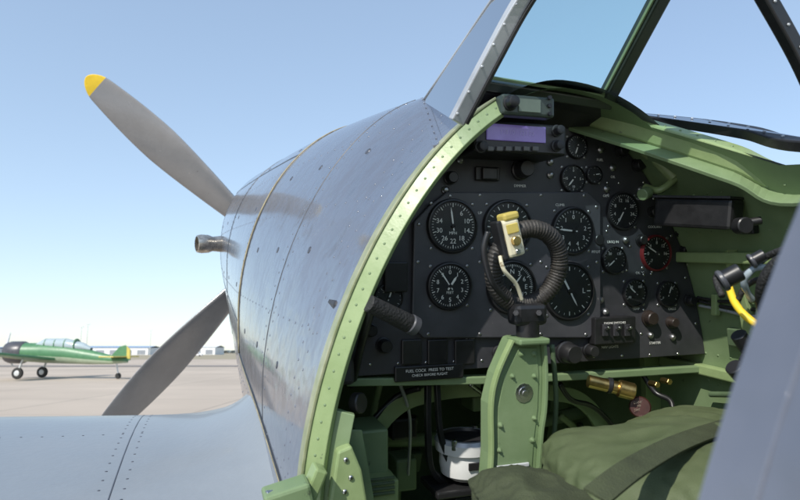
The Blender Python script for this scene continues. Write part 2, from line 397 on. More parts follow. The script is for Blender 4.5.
# tail surfaces, gear
poly('tail_fin',[(-.02,-5.3,0),(-.02,-5.7,.75),(-.02,-6.1,.85),(-.02,-6.5,.6),(-.02,-6.5,-.3),(-.02,-5.6,-.2)],.04,SKIN,AC,.01,(1,0,0))
poly('tailplane',[(-1.5,-5.6,-.05),(-1.6,-5.9,-.05),(-1.5,-6.2,-.05),(1.5,-6.2,-.05),(1.6,-5.9,-.05),(1.5,-5.6,-.05),(.2,-5.3,-.05),(-.2,-5.3,-.05)],.05,SKIN,AC,.015,(0,0,1))
for s in(-1,1):
    cyl('gear_leg',(s*.9,.75,-.5),(s*1.0,.9,-1.55),.045,STEEL,AC)
    lathe('main_wheel',(s*1.0-.08,.95,-1.6),(1,0,0),[(.1,0),(.25,.01),(.30,.05),(.30,.11),(.25,.15),(.1,.16)],RUB,AC)
eb=H(2.35,angz(2.35,.03,-1))
lathe('exhaust_stub',eb+Vector((.06,0,0)),(-1,-.28,.0),[(.040,0),(.04,.07),(.036,.11),(.044,.13),(.046,.165),(.042,.185),(.036,.187),(.034,.12),(.01,.11)],mat('burnt_metal',(.46,.43,.38),.28,.9,.4,30),AC,24)

# ---------------------------------------------------------------- propeller
PR=empty('propeller')
hub=Vector((0,3.22,0))
lathe('spinner',(0,3.06,0),(0,1,0),[(.33,0),(.335,.02),(.325,.18),(.29,.36),(.22,.54),(.12,.68),(.04,.74),(.005,.75)],DARKP,PR,48,True)
def blade(ang,name):
    R=1.52; e=Vector((math.cos(ang),0,math.sin(ang))); q=Vector((-math.sin(ang),0,math.cos(ang))); Y=Vector((0,1,0))
    vs=[];fs=[];ms=[]; st=lin(.12,.9,14)+[.93,.945,.96,.975,.985,.993,.998,1.0]; n=24
    for s in st:
        r=s*R
        ch=.115+.15*math.sin(min(1,max(0,(s-.1)/.55))*pi/2)
        if s>.6: ch=.265-.13*((s-.6)/.4)**1.6
        if s>.93: ch*=math.sqrt(max(.003,1-((s-.93)/.0705)**2))
        tk=.09*(1-s)**1.3+.012
        if s>.96: tk*=.6
        tw=math.radians(58-38*min(1,s*1.02)); 
        cd=q*math.cos(tw)+Y*math.sin(tw); nd=-q*math.sin(tw)+Y*math.cos(tw)
        for i in range(n):
            t=2*pi*i/n; vs.append(hub+e*r+cd*(ch/2*math.cos(t)-.01)+nd*(tk/2*math.sin(t)*(1 if math.sin(t)>0 else .7)))
    for j in range(len(st)-1):
        for i in range(n): fs.append((j*n+i,j*n+(i+1)%n,(j+1)*n+(i+1)%n,(j+1)*n+i)); ms.append(1 if st[j]>=.935 else 0)
    fs.append(tuple((len(st)-1)*n+i for i in range(n))); ms.append(1)
    mk(name,vs,fs,BLADE,PR,smooth=True,mats=[BLADE,YEL],mi=ms)
for k,a in enumerate((137.5,227.3,317,42.5)): blade(math.radians(a),'blade_%d'%(k+1))

# ---------------------------------------------------------------- windscreen
WS=empty('windscreen')
bl,br=S(482,80,-.07),S(600,99,-.07); tl2,tr2=S(519,0,-.18),S(652,0,-.18)
tl3=tl2+(tl2-bl)*.55; tr3=tr2+(tr2-br)*.55
DG=mat('dark_frame_paint',(.022,.030,.022),.4,0,.2,20)
mk('armoured_glass_pane',[bl,br,tr3,tl3],[(0,1,2,3)],GLW,WS)
sweep('frame_bottom',[bl-Vector((.012,0,.004)),br+Vector((.015,0,-.006))],.007,DG,WS,w=.014,up=(0,-.6,1),res=1)
sweep('frame_bottom_lip',[bl+Vector((-.006,-.012,.002)),br+Vector((.004,-.012,.0015))],.0022,GREEN,WS,w=.003,up=(0,-.6,1),res=1)
sweep('frame_near_side',[bl,tl3],.006,DG,WS,w=.007,up=(1,0,0),res=1)
sweep('frame_far_side',[br+Vector((.008,-.004,0)),tr3+Vector((.008,-.004,0))],.0105,DG,WS,w=.012,up=(1,0,0),res=1)
sweep('frame_far_side_edge',[br+Vector((-.0045,-.012,.002)),tr3+Vector((-.0045,-.012,.002))],.0014,GREEN,WS,w=.0025,up=(1,0,0),res=1)
bb=[(br+(tr3-br)*k/9+Vector((.010,-.017,-.001)),Vector((0,-1,-.3))) for k in range(1,9)]
domes('frame_bolts',bb,.0028,GR_METAL,WS)
sweep('frame_top',[tl3,tr3],.010,DG,WS,w=.012,up=(0,-.6,1),res=1)
bow=[S(456,122,-.15),S(490,57,-.175),S(524,-4,-.2),Vector((-.05,-.25,.39)),Vector((.03,-.28,.43)),Vector((.11,-.3,.41)),S(765,0,-.3)+Vector((-.005,0,.01)),S(800,60,-.3),Vector((.295,-.3,.165)),Vector((.32,-.3,.12))]
sweep('rear_bow_outer',bow[:4],.0100,GR_METAL,WS,w=.006,up=(1,0,.3))
sweep('rear_bow_inner',[p+Vector((.012,-.003,-.002)) for p in bow[:4]],.0025,BLACKS,WS,w=.005,up=(1,0,.3))
sweep('rear_bow_far',bow[3:],.010,BLACKS,WS,w=.008,up=(1,0,.3))
domes('rear_bow_rivets',[(p+Vector((-.006,-.007,0)),Vector((-.3,-1,0))) for p in cat(bow[:4],6)[1::2]],.0022,GR_METAL,WS)
domes('rear_bow_far_rivets',[(p+Vector((0,-.009,0)),Vector((-.2,-1,0))) for p in cat(bow[4:],6)[1::2]],.0022,GR_METAL,WS)
g0=H(.21,-.30,-.002); g1=Vector((-.040,0,.392)); g2=Vector((-.04,-.23,.46))
mk('side_glass_near',[g0,g1,g2,bow[3],bow[2],bow[1],bow[0]],[(0,1,2,3,4,5,6)],GLS,WS)
sweep('side_glass_front_edge',[g0,g1,g2],.0025,GR_METAL,WS,n=8,res=3)
basep=[H(y,-.30-(.21-y)*.9,-.003) for y in lin(-.09,.21,8)]
sweep('glass_base_strip',basep,.002,SKIN,WS,w=.008,up=(-.3,0,1),res=2)
domes('glass_base_screws',[(p+Vector((-.001,0,.003)),Vector((-.4,0,1))) for p in cat(basep,1)],.0018,SKIN,WS)
mk('side_glass_far',[br+Vector((.012,0,0)),tr3+Vector((.012,0,0)),bow[5],bow[6],bow[7],sp3[4]+Vector((0,0,.01)),sp3[2]+Vector((0,0,.01)),sp3[0]+Vector((0,0,.01))],[(0,1,2,3,4,5,6,7)],GLC,WS)
poly('coaming',[S(470,100,-.05),S(482,92,-.06),S(604,108,-.06),S(640,124,-.02),S(640,140,.01),S(465,125,.01)],.006,BLACK,WS,.002,(0,.3,1))

# ---------------------------------------------------------------- instrument panel
IP=empty('instrument_panel')
zb=-.187; ps=[]
t0=angz(0,zb,-1,.014); t1=angz(0,zb,1,.014)
ps=[H(0,t0+(t1-t0)*i/60,.014) for i in range(61)]
ps=[Vector((p.x,0,min(p.z,.236))) for p in ps]
poly('panel_plate',ps,.004,PANELM,IP,.001)
bfp=[(430,205),(447,192),(588,192),(601,204),(601,326),(590,338),(424,338),(412,326),(414,222)]
poly('blind_flying_plate',[S(x,y,-.010) for x,y in bfp],.009,PANELL,IP,.002)
ticks_v=[];ticks_f=[]
def quad(c,d,w,l,y):
    d=Vector((d[0],0,d[1])); q=Vector((-d.z,0,d.x)); k=len(ticks_v); c=Vector((c[0],y,c[1]))
    for a,b in((-1,-1),(1,-1),(1,1),(-1,1)): ticks_v.append(c+q*(a*w/2)+d*(b*l/2))
    ticks_f.append((k,k+1,k+2,k+3))
screws=[]
def gauge(px,py,rpx,nums=(),maj=10,mnr=5,hands=(),yb=0.0,name='gauge',ring=None,label=None,start=0,span=360,sub=None):
    c=S(px,py,yb); r=L(rpx,px,yb); x,z=c.x,c.z
    lathe(name+'_bezel',(x,yb+.001,z),(0,-1,0),[(r*1.02,0),(r*1.02,.004),(r*.98,.0075),(r*.93,.008),(r*.90,.006),(r*.89,.0035)],ring or BLACKS,IP,40)
    lathe(name+'_face',(x,yb,z),(0,-1,0),[(r*.90,.001),(r*.90,.004)],FACE,IP,40)
    yf=yb-.0044
    N=maj*mnr; full_=span>=359
    for i in range(N+(0 if full_ else 1)):
        a=math.radians(90-start-span*i/N); d=(math.cos(a),math.sin(a)); m=i%mnr==0
        l=r*(.14 if m else .07); rr=r*.84-l/2
        quad((x+d[0]*rr,z+d[1]*rr),d,r*(.030 if m else .016),l,yf)
    for i,s in enumerate(nums):
        if s=='' : continue
        a=math.radians(90-start-span*i/maj); text(str(s),(x+math.cos(a)*r*.57,yf,z+math.sin(a)*r*.57),r*.25,IP)
    if label: text(label,(x,yf,z-r*.27),r*.16,IP)
    for k,(ang,ln,w) in enumerate(hands):
        a=math.radians(90-ang); d=Vector((math.cos(a),0,math.sin(a))); q=Vector((-d.z,0,d.x)); o=Vector((x,yb-.0056-.0006*k,z))
        mk(name+'_hand',[o-d*r*.18+q*r*w*.7,o-d*r*.18-q*r*w*.7,o+d*r*ln*.7-q*r*w,o+d*r*ln,o+d*r*ln*.7+q*r*w],[(0,1,2,3,4)],WHITE,IP)
    cyl(name+'_boss',(x,yb-.004,z),(x,yb-.0072,z),r*.08,BLACKS,IP,n=12)
    lathe(name+'_glass',(x,yb,z),(0,-1,0),[(r*.905,.0068),(r*.905,.0072)],GL,IP,32)
    for a in(45,135,225,315):
        a=math.radians(a); rr=r*1.17; screws.append((Vector((x+rr*math.cos(a),yb,z+rr*math.sin(a))),Vector((0,-1,0))))
YB=-.010
gauge(452,226,27,['',6,10,14,18,22,26,30,34,''],10,5,[(352,.7,.035)],YB,'airspeed_gauge',label='MPH')
gauge(572,231,24,['0',1,2,3,4,'4',3,2,1],9,4,[(275,.7,.04)],YB,'climb_gauge')
gauge(449,286,24,[0,1,2,3,4,5,6,7,8,9],10,5,[(325,.75,.03),(35,.5,.05)],YB,'altimeter',label='FEET')
gauge(568,291,29,['','','L','','','','R',''],8,3,[(150,.6,.03),(330,.7,.04)],YB,'turn_gauge')
gauge(507,227,27,[],12,2,[],YB,'horizon_gauge')
gauge(511,287,27,['N','3','6','E','12','15','S','21','24','W','30','33'],12,6,[(40,.6,.03)],YB,'heading_gauge')
c=S(507,227,YB); r=L(27,507,YB)
mk('horizon_bar',[(c.x-r*.7,YB-.006,c.z+.001),(c.x+r*.7,YB-.006,c.z+.001),(c.x+r*.7,YB-.006,c.z-.001),(c.x-r*.7,YB-.006,c.z-.001)],[(0,1,2,3)],WHITE,IP)
gauge(576,147,12,[],8,3,[(200,.7,.06)],0,'small_gauge_a')
gauge(572,179,14,['0',5,10,15],4,4,[(220,.7,.06)],0,'suction_gauge')
gauge(622,211,19,[0,4,8,12,16,20,24],7,5,[(210,.75,.04)],0,'tachometer',start=-150,span=300)
gauge(655,253,18,[-7,0,4,8,12,16],6,4,[(300,.75,.04)],0,'boost_gauge',ring=DRED,start=-140,span=280)
gauge(613,260,14,['0','60','120'],3,5,[(230,.7,.05)],0,'oil_pressure_gauge',start=-120,span=240)
gauge(634,293,14,['40','80','100'],3,5,[(310,.7,.05)],0,'oil_temperature_gauge',start=-120,span=240)
gauge(667,294,13,['F','','E'],3,4,[(20,.7,.05)],0,'fuel_gauge',start=-120,span=240)
gauge(388,298,15,['0','3','6'],3,4,[(20,.7,.05)],0,'brake_pressure_gauge',start=-120,span=240)
gauge(373,250,16,['L','R'],2,4,[(80,.7,.05)],0,'flap_gauge',start=-90,span=180)
gauge(593,175,9,[],4,3,[(80,.7,.05)],0,'small_gauge_b')
for x,y in bfp: 
    p=S(x,y,YB); cc=S(507,265,YB); p=p+(cc-p)*.05; screws.append((p,Vector((0,-1,0))))
for x,y in ((480,195),(541,195),(480,334),(541,334),(418,262),(597,262),(480,262),(541,262)): screws.append((S(x,y,YB),Vector((0,-1,0))))
domes('screws',screws,.0030,mat('screw_metal',(.3,.3,.3),.35,.9,.2,30),IP,h=.35,n=8)
mk('gauge_markings',ticks_v,ticks_f,WHITE,IP)
def knob(px,py,rp,y=0,h=.02,m=BLACKS,name='knob'):
    c=S(px,py,y); r=L(rp,px,y)
    lathe(name,c,(0,-1,0),[(r*1.15,0),(r*1.15,h*.2),(r,h*.25),(r*.92,h*.9),(r*.8,h),(r*.1,h)],m,IP,20)
BAK=mat('bakelite_brown',(.025,.018,.015),.4,0,.2,30)
for a in[(520,170,9,0,.025),(565,352,10,0,.03),(486,256,4,-.01,.01),(528,338,4,-.01,.01),(637,165,6,0,.015),(652,212,5,0,.012),(670,215,5,0,.012),(648,318,7,0,.015,BAK),(670,322,5,0,.015,BAK),(688,300,5,0,.015),(383,345,7,0,.02),(370,330,6,0,.015),(498,352,6,0,.015),(588,350,6,0,.02),(684,250,5,0,.01),(680,232,5,0,.01),(640,240,5,0,.012),(596,240,6,0,.012),(450,178,6,0,.015),(620,150,6,0,.015)]:
    knob(*a)
for px,py in((600,150),(612,168),(606,189),(640,190),(625,240),(590,215),(600,300),(605,312),(650,335),(672,337),(594,326),(460,160),(445,190),(550,175),(550,162)):
    p=S(px,py,0); lathe('lamp_bezel',p,(0,-1,0),[(.006,0),(.006,.003),(.0045,.004),(.003,.006),(.001,.0065)],MATS['screw_metal'],IP,12)
for px,py,s in((600,160,'FUEL'),(613,177,'OIL'),(640,199,'BOOST'),(560,205,'CLIMB'),(480,213,'UP'),(655,343,'STARTER'),(610,347,'NAV LIGHTS'),(655,227,'COOLANT'),(687,243,'TEST'),(596,252,'PITOT'),(690,265,'PRESS'),(470,340,'FLAPS'),(640,273,'OIL °C'),(613,242,'LB/SQ IN'),(672,309,'GALLS'),(636,309,'TEMP'),(520,186,'DIMMER'),(606,196,'GEN')):
    text(s,S(px,py,-.0012 if not 413<px<600 or py<190 or py>338 else YB-.0006),.0060,IP)
def pbox(px0,py0,px1,py1,y,th,m,name,bev=.002):
    a=S(px0,py0,y-th);b=S(px1,py1,y-th); return box(name,((a.x+b.x)/2,y-th/2,(a.z+b.z)/2),(abs(b.x-a.x),th,abs(a.z-b.z)),m,IP,bevel=bev)
pbox(595,318,636,343,0,.02,BLACKS,'switch_box')
for i in range(3):
    p=S(604+i*11,330,-.02); cyl('toggle_switch',p,p+Vector((0,-.014,.006)),.0022,STEEL,IP,n=10)
    box('switch_guard',p+Vector((0,-.003,0)),(.011,.004,.02),BLACK,IP)
p=S(615,323,-.0205); text('ENGINE SWITCHES',p,.005,IP)
for x0 in(402,428,455): pbox(x0,340,x0+20,364,0,.006,BLACKS,'data_plate')
pbox(395,367,464,378,.002,.008,BLACKS,'placard')
p=S(430,372,-.0075); text('FUEL COCK  PRESS TO TEST',(p.x,p.y,p.z+.003),.0062,IP); text('CHECK BEFORE FLIGHT',(p.x,p.y,p.z-.004),.0055,IP)
pbox(385,262,408,292,0,.012,BLACKS,'undercarriage_indicator'); pbox(483,167,498,180,0,.012,BLACKS,'selector_block')
pbox(476,166,500,181,0,.006,BLACKS,'selector_plate')
es=[]
for i in range(16):
    t=t0*.98+(t1-t0)*.98*(i+.5)/16; q=H(0,t,.024)
    if q.z<.22: es.append((q,Vector((0,-1,0))))
for px in range(370,690,28): es.append((S(px,365-(px-355)*.035,0),Vector((0,-1,0))))
for i in range(22):
    px=random.choice([random.uniform(585,690),random.uniform(600,688)]); py=random.uniform(170,350)
    es.append((S(px,py,0),Vector((0,-1,0))))
domes('edge_screws',es,.0025,STEEL,IP)
WP=empty('warning_placard')
cyl('placard_disc',S(640,407,-.06),S(640,407,-.063),.017,BROWN,WP)
text('DANGER\nFIRE\nSWITCH',S(640,406,-.0635),.0060,WP,DULL)

RA=empty('radio')
def rbox(px0,py0,px1,py1,y,th,m,name,par=RA,bev=.002):
    a=S(px0,py0,y-th);b=S(px1,py1,y-th); return box(name,((a.x+b.x)/2,y-th/2,(a.z+b.z)/2),(abs(b.x-a.x),th,abs(a.z-b.z)),m,par,bevel=bev)
rbox(474,119,566,156,0,.075,BLACKS,'radio_case',bev=.003)
rbox(476,121,564,154,-.075,.003,mat('radio_front',(.03,.03,.034),.4,0,.1,20),'radio_face',bev=.002)
rbox(487,123,546,143,-.078,.003,DISP,'radio_screen',bev=.001)
for i in range(6): rbox(488+i*9,146,494+i*9,151,-.078,.004,mat('button_grey',(.12,.12,.12),.5,0,.1,20),'radio_button',bev=.001)
for px,py in((556,131),(556,146),(480,147)):
    c=S(px,py,-.078); lathe('radio_knob',c,(0,-1,0),[(.009,0),(.009,.003),(.007,.004),(.0065,.014),(.004,.015)],BLACK,RA,16)
text('118.10   121.50',S(517,133,-.0815),.009,RA,mat('lcd_digits',(.45,.4,.75),.4,0,.05,10))
CD=empty('compass_display')
rbox(502,93,555,118,-.10,.022,mat('grey_green_case',(.04,.055,.045),.4,0,.1,20),'display_case',CD,.004)
rbox(519,98,541,113,-.122,.002,LCD,'display_screen',CD,.001)
for py in(98,106,114):
    c=S(549,py,-.122); cyl('display_button',c,c+Vector((0,-.004,0)),.003,BLACK,CD,n=12)
c=S(510,103,-.122); lathe('display_knob',c,(0,-1,0),[(.011,0),(.011,.002),(.009,.003),(.008,.014),(.006,.015)],BLACKS,CD,20)

sweep('panel_lower_flange',[S(345,381,.012),S(520,378,.012),S(700,368,.012)],.006,GREEN,AC,w=.012,up=(0,0,1))

# ---------------------------------------------------------------- control column
CO=empty('control_column')
yc=-.17
c=S(527,267,yc); rx=L(37,527,yc); rz=L(38,527,yc)
ring=[]
for i in range(24):
    a=2*pi*i/24
    ring.append(c+Vector((rx*math.cos(a),-.012*math.sin(a),rz*math.sin(a))))
WRAP=mat('grip_cord_wrapping',(.02,.018,.016),.55,0,.3,60,.4,500,col2=(.04,.036,.03))
sweep('spade_grip_ring',ring,.0112,WRAP,CO,n=14,closed=True,res=10,ribs=1.9)
b0=S(509,238,yc-.015)
Rt=Matrix.Rotation(math.radians(-14),3,'Y')
box('gun_button_housing',b0,(.024,.028,.048),CREAM,CO,Rt,.004)
box('gun_button_cap',b0+Vector((-.004,-.004,.027)),(.022,.022,.010),BUTTON,CO,Rt,.003)
cyl('gun_button',b0+Rt@Vector((.0,-.014,-.004)),b0+Rt@Vector((.0,-.020,-.004)),.006,BRASS,CO)
box('housing_plate',b0+Rt@Vector((.0,-.015,.012)),(.016,.003,.012),BUTTON,CO,Rt,.001)
box('housing_bracket',b0+Rt@Vector((-.015,-.002,.0)),(.007,.022,.050),BLACKS,CO,Rt,.002)
cyl('housing_screw',b0+Rt@Vector((.0,-.014,-.018)),b0+Rt@Vector((.0,-.017,-.018)),.0035,STEEL,CO,n=10)
sweep('brake_cable',[S(500,256,yc-.02),S(504,270,yc-.024),S(516,284,yc-.016),S(522,300,yc-.01)],.0026,CREAM,CO)
sweep('brake_lever',[S(488,232,yc-.03),S(484,252,yc-.03),S(492,282,yc-.028),S(508,300,yc-.02)],.0038,BLACKS,CO)
box('grip_clamp',S(527,314,yc),(.046,.03,.028),BLACKS,CO,None,.006)
cyl('grip_stem',S(527,310,yc),S(528,342,yc),.015,BLACKS,CO)
cyl('clamp_bolt',S(516,313,yc-.016),S(516,313,yc-.021),.004,BLACK,CO,n=6)
cyl('clamp_bolt',S(539,313,yc-.016),S(539,313,yc-.021),.004,BLACK,CO,n=6)
colp=[(514,338),(542,338),(545,372),(544,408),(540,440),(536,520),(486,520),(491,455),(491,405),(498,375)]
poly('column_casting',[S(x,y,yc-.005) for x,y in colp],.035,GREEN,CO,.005)
inn=[(519,348),(537,348),(539,374),(538,408),(534,440),(530,500),(493,500),(498,456),(498,408),(504,378)]
poly('column_web',[S(x,y,yc-.0065) for x,y in inn],.002,GREEN,CO,.0008)
edge=[S(x,y,yc-.008) for x,y in((512,340),(497,374),(491,404),(491,455),(487,520))]
sweep('column_flange_near',edge,.0020,GREENL,CO,w=.005,up=(1,0,0))
edge=[S(x,y,yc-.008) for x,y in((543,338),(545,372),(544,408),(540,440),(536,520))]
sweep('column_flange_far',edge,.0020,GREEN,CO,w=.005,up=(1,0,0))
for px,py,r in((524,393,.0085),(521,354,.0025),(534,354,.0025),(500,425,.0025),(512,480,.0055),(532,440,.0025),(499,450,.0022),(534,418,.0022),(512,376,.0022),(534,376,.0022)):
    q=S(px,py,yc-.0065); lathe('column_bolt',q,(0,-1,0),[(r*1.5,0),(r*1.5,.001),(r,.0015),(r,.003),(r*.5,.0035),(r*.5,.005),(r*.1,.005)],STEEL if r>.005 else GREEN,CO,12)
box('column_cap',S(528,340,yc-.004),(.044,.038,.008),GREEN,CO,None,.003)
box('column_label',S(513,466,yc-.0085),(.046,.003,.005),SILV,CO)
sweep('column_cable',[S(552,345,yc+.01),S(556,400,yc+.02),S(552,460,yc+.03)],.0035,GREEND,CO)

# ---------------------------------------------------------------- throttle
TH=empty('throttle_handle')
cyl('grip',S(368,303,-.12),S(412,325,-.10),.0115,RUB,TH,r1=.013)
cyl('collar',S(409,323,-.103),S(416,327,-.10),.0135,DARKP,TH)
sweep('lever',[S(372,306,-.12),S(360,350,-.06),S(352,385,.02)],.006,BLACKS,TH)
TQ=empty('throttle_quadrant')
box('quadrant_body',(-.285,.0,-.13),(.03,.09,.12),BLACK,TQ,None,.006)
cyl('friction_knob',S(354,403,-.08),S(362,403,-.09),.014,BLACKS,TQ)
box('trim_box',S(366,455,.05),(.05,.08,.10),GREEN,TQ,None,.004)

# ---------------------------------------------------------------- magnetic compass
CM=empty('magnetic_compass')
q=S(465,436,.05)
lathe('bowl',q+Vector((0,0,-.068)),(0,0,1),[(.025,0),(.040,.010),(.043,.026),(.043,.046),(.049,.048),(.051,.064),(.047,.070),(.041,.070),(.039,.062),(.01,.062)],SILV,CM,40,mats=[mat('white_enamel',(.7,.71,.7),.35,0,.05,20,chips=((.3,.3,.3),40,.66)),BLACKS,GR_METAL],mi=[0,0,0,0,0,2,2,1,1])
lathe('card',q+Vector((0,0,-.004)),(0,0,1),[(.038,0),(.038,.0015)],FACE,CM,32)
for k in range(4): 
    a=pi/4+k*pi/2; cyl('lug',q+Vector((.047*math.cos(a),.047*math.sin(a),-.01)),q+Vector((.047*math.cos(a),.047*math.sin(a),.006)),.005,STEEL,CM,n=10)
box('data_label',q+Vector((.0,-.0435,-.036)),(.026,.004,.012),BLACKS,CM)
sweep('bracket_arm',[S(428,384,.03),S(428,430,.03),S(432,470,.04),S(455,488,.06)],.0045,BLACKS,CM,w=.006,up=(1,0,0))
sweep('bracket_arm_2',[S(437,384,.03),S(440,430,.03),S(448,462,.04)],.004,BLACKS,CM,w=.006,up=(1,0,0))
box('bracket_foot',q+Vector((0,0,-.078)),(.13,.08,.012),BLACKS,CM,None,.003)

# ---------------------------------------------------------------- footwell fittings
FW=empty('rudder_pedal_assembly')
for s,px in((-1,400),(1,600)):
    p=S(px,462,.35); box('pedal_plate',p,(.09,.02,.05),GREEND,FW,Matrix.Rotation(.4,3,'X'),.004)
    box('pedal_upper_bar',p+Vector((0,.02,.08)),(.09,.02,.02),GREEND,FW,None,.004)
    cyl('pedal_rod',p+Vector((0,.04,-.2)),p+Vector((0,.02,.08)),.012,GREEN,FW)
sweep('cross_tube',[Vector((-.3,.3,-.36)),Vector((.03,.3,-.39)),Vector((.34,.3,-.36))],.014,GREEN,FW)
PI=empty('fuel_pipe')
sweep('pipe_a',[S(360,440,.1),S(375,418,.1),S(398,396,.1),S(420,388,.08)],.005,BLACKS,PI)
sweep('pipe_b',[S(560,384,.03),S(572,400,.05),S(600,412,.08),S(650,470,.1)],.0045,BLACKS,PI)
sweep('pipe_c',[S(640,370,.02),S(655,392,.0),S(672,404,-.03),S(668,440,-.05)],.0045,BLACKS,PI)
sweep('pipe_d',[S(380,382,.08),S(372,430,.15),S(376,500,.2)],.006,GREEN,PI)
sweep('pipe_e',[S(560,415,.2),S(580,440,.2),S(575,500,.2)],.007,GREENL,PI)
sweep('pipe_f',[S(400,384,.06),S(410,420,.12),S(408,480,.2)],.003,GR_METAL,PI)
sweep('pipe_g',[S(470,384,.06),S(486,400,.12),S(480,425,.2),S(470,440,.3)],.004,STEEL,PI)
sweep('arch_frame',[S(365,500,.1),S(372,440,.1),S(400,405,.1),S(440,392,.1),S(480,388,.1)],.004,GREENL,PI,w=.014,up=(0,1,0))
sweep('arch_frame_2',[S(548,392,.1),S(580,400,.1),S(602,430,.1),S(612,500,.1)],.004,GREENL,PI,w=.014,up=(0,1,0))
box('floor_box',S(378,487,.0),(.05,.05,.035),GREENL,PI,None,.003)
for i in range(4): box('floor_box_slat',S(380,479+i*5,-.028),(.045,.004,.004),GREEND,PI,None,.001)
for px,py,sx,sz,m in((400,425,.05,.04,BLACKS),(402,470,.04,.06,GREEN),(575,460,.05,.07,GREEND),(478,400,.05,.03,GREEN),(470,500,.09,.04,BLACKS)):
    box('equipment_box',S(px,py,.22),(sx,.06,sz),m,PI,None,.005)
PP=empty('primer_pump')
cyl('pump_body',S(588,381,-.03),S(622,389,-.05),.0105,BRASS,PP)
cyl('pump_knob',S(618,388,-.05),S(634,392,-.06),.014,BRASS,PP)
cyl('pump_collar',S(607,385,-.04),S(612,386,-.043),.013,BLACKS,PP)
for a in((650,383),(662,380)): cyl('pipe_union',S(a[0],a[1],-.06),S(a[0]+8,a[1]+2,-.08),.005,BRASS,PP,n=6)
BX=empty('electrical_box')
e0,e1=S(660,212,-.05),S(738,215,-.175)
sweep('case',[e0,e1],.023,BLACKS,BX,w=.018,up=(0,0,1),res=1)
sweep('lid',[e0+Vector((0,0,.025)),e1+Vector((0,0,.025))],.002,BLACK,BX,w=.021,up=(0,0,1),res=1)
q=S(738,226,-.195); cyl('knob',q,q+Vector((-.004,-.018,0)),.012,BLACKS,BX); cyl('knob_side',q+Vector((.012,0,.004)),q+Vector((.03,-.012,.008)),.006,BLACKS,BX)
LV=empty('canopy_jettison_handle')
cyl('tube',S(650,152,-.03),S(676,178,-.06),.010,GREENL,LV,r1=.012); cyl('collar',S(646,148,-.03),S(652,154,-.03),.014,GREENL,LV)
sweep('stem',[S(676,178,-.06),S(660,190,-.05),S(645,187,-.02)],.006,GREENL,LV)
cyl('knob',S(648,192,-.04),S(642,195,-.045),.010,GREEN,LV)
# hoses and wiring on the right
HW=empty('headset_wiring')
sweep('black_hose',[S(800,262,-.42),S(778,262,-.40),S(762,288,-.38),S(768,318,-.36),S(800,338,-.36)],.0065,RUB,HW)
sweep('yellow_cable',[S(729,287,-.30),S(735,303,-.32),S(748,318,-.34),S(768,330,-.36),S(796,334,-.38)],.0044,YEL,HW)
sweep('black_cable',[S(722,296,-.30),S(716,278,-.28),S(728,272,-.3),S(745,274,-.33),S(768,256,-.36),S(802,244,-.4)],.004,RUB,HW)
sweep('black_cable_2',[S(738,300,-.32),S(746,286,-.33),S(760,280,-.35),S(770,292,-.37),S(800,296,-.4)],.0035,RUB,HW)
sweep('clear_tube',[S(752,300,-.34),S(744,282,-.35),S(756,268,-.36),S(776,272,-.37),S(784,300,-.38),S(778,330,-.38)],.0038,mat('pale_tube',(.28,.33,.36),.15,0,.1,20),HW,ribs=1.2)
sweep('black_hose_2',[S(800,350,-.4),S(770,345,-.38),S(748,356,-.34),S(744,380,-.32),S(735,420,-.34)],.007,RUB,HW,ribs=1.5)
cyl('plug',S(738,334,-.33),S(750,352,-.33),.009,BLACKS,HW); cyl('plug_end',S(733,366,-.33),S(742,376,-.33),.010,BLACKS,HW)
for px,py,s in((720,282,.020),(790,292,.026),(750,262,.014)): 
    q=S(px,py,-.36); cyl('connector',q,q+Vector((s*.8,-s*.6,s*.6)),s*.5,BLACKS,HW); cyl('connector_collar',q,q+Vector((s*.2,-s*.15,s*.15)),s*.62,DARKP,HW)

# ---------------------------------------------------------------- cushions
def cushion(name,c,s,m,R=None,seed=0,fold=.016):
    bm=bmesh.new(); bmesh.ops.create_icosphere(bm,subdivisions=6,radius=1)
    for v in bm.verts:
        d=v.co.copy(); p=3.6
        k=(abs(d.x)**p+abs(d.y)**p+abs(d.z)**2.2)**(-1/p); q=d*k
        e=Vector((q.x*s[0],q.y*s[1],q.z*s[2]))
        n1=noise.noise(Vector((q.x*1.3+seed,q.y*1.1,q.z)))*1.4
        rg=1-abs(noise.noise(Vector((q.x*1.2+q.y*.8+seed,q.y*2.2-q.x,q.z+seed))))*2.2
        ed=min(1,max(0,(max(abs(q.x),abs(q.y))-.45)/.45))   # puckers gather toward the seams
        rg2=(1-abs(noise.noise(Vector((q.x*6+seed,q.y*6,q.z*1.5+seed))))*2)*ed
        e+=d.normalized()*(fold*(n1*.7+rg*.55+rg2*.38))
        e+=d.normalized()*(.004*math.exp(-(q.z/.10)**2))
        v.co=(R@e if R is not None else e)+Vector(c)
    me=bpy.data.meshes.new(name); bm.to_mesh(me); bm.free(); me.materials.append(m)
    for f in me.polygons: f.use_smooth=True
    o=bpy.data.objects.new(name,me); scene.collection.objects.link(o); return o
SC=empty('seat_cushion')
def cadd(n,*a,**k):
    o=cushion(n,*a,**k); o.parent=SC
cadd('cushion_body',S(668,470,-.30),(.130,.115,.036),OLIVE,R=Matrix.Rotation(-.10,3,'Y')@Matrix.Rotation(-.30,3,'Z'),seed=3,fold=.010)
cadd('cushion_back',S(722,446,-.20),(.12,.1,.038),OLIVE,R=Matrix.Rotation(-.2,3,'Z'),seed=9,fold=.010)
cadd('cushion_front',S(552,512,-.30),(.07,.09,.03),OLIVE2,R=Matrix.Rotation(.2,3,'Y'),seed=5,fold=.008)
HS=empty('seat_harness')
sweep('webbing',[S(596,496,-.45),S(636,466,-.42),S(686,440,-.34),S(745,420,-.26)],.0016,OLIVE2,HS,w=.012,up=(0,-.3,1))
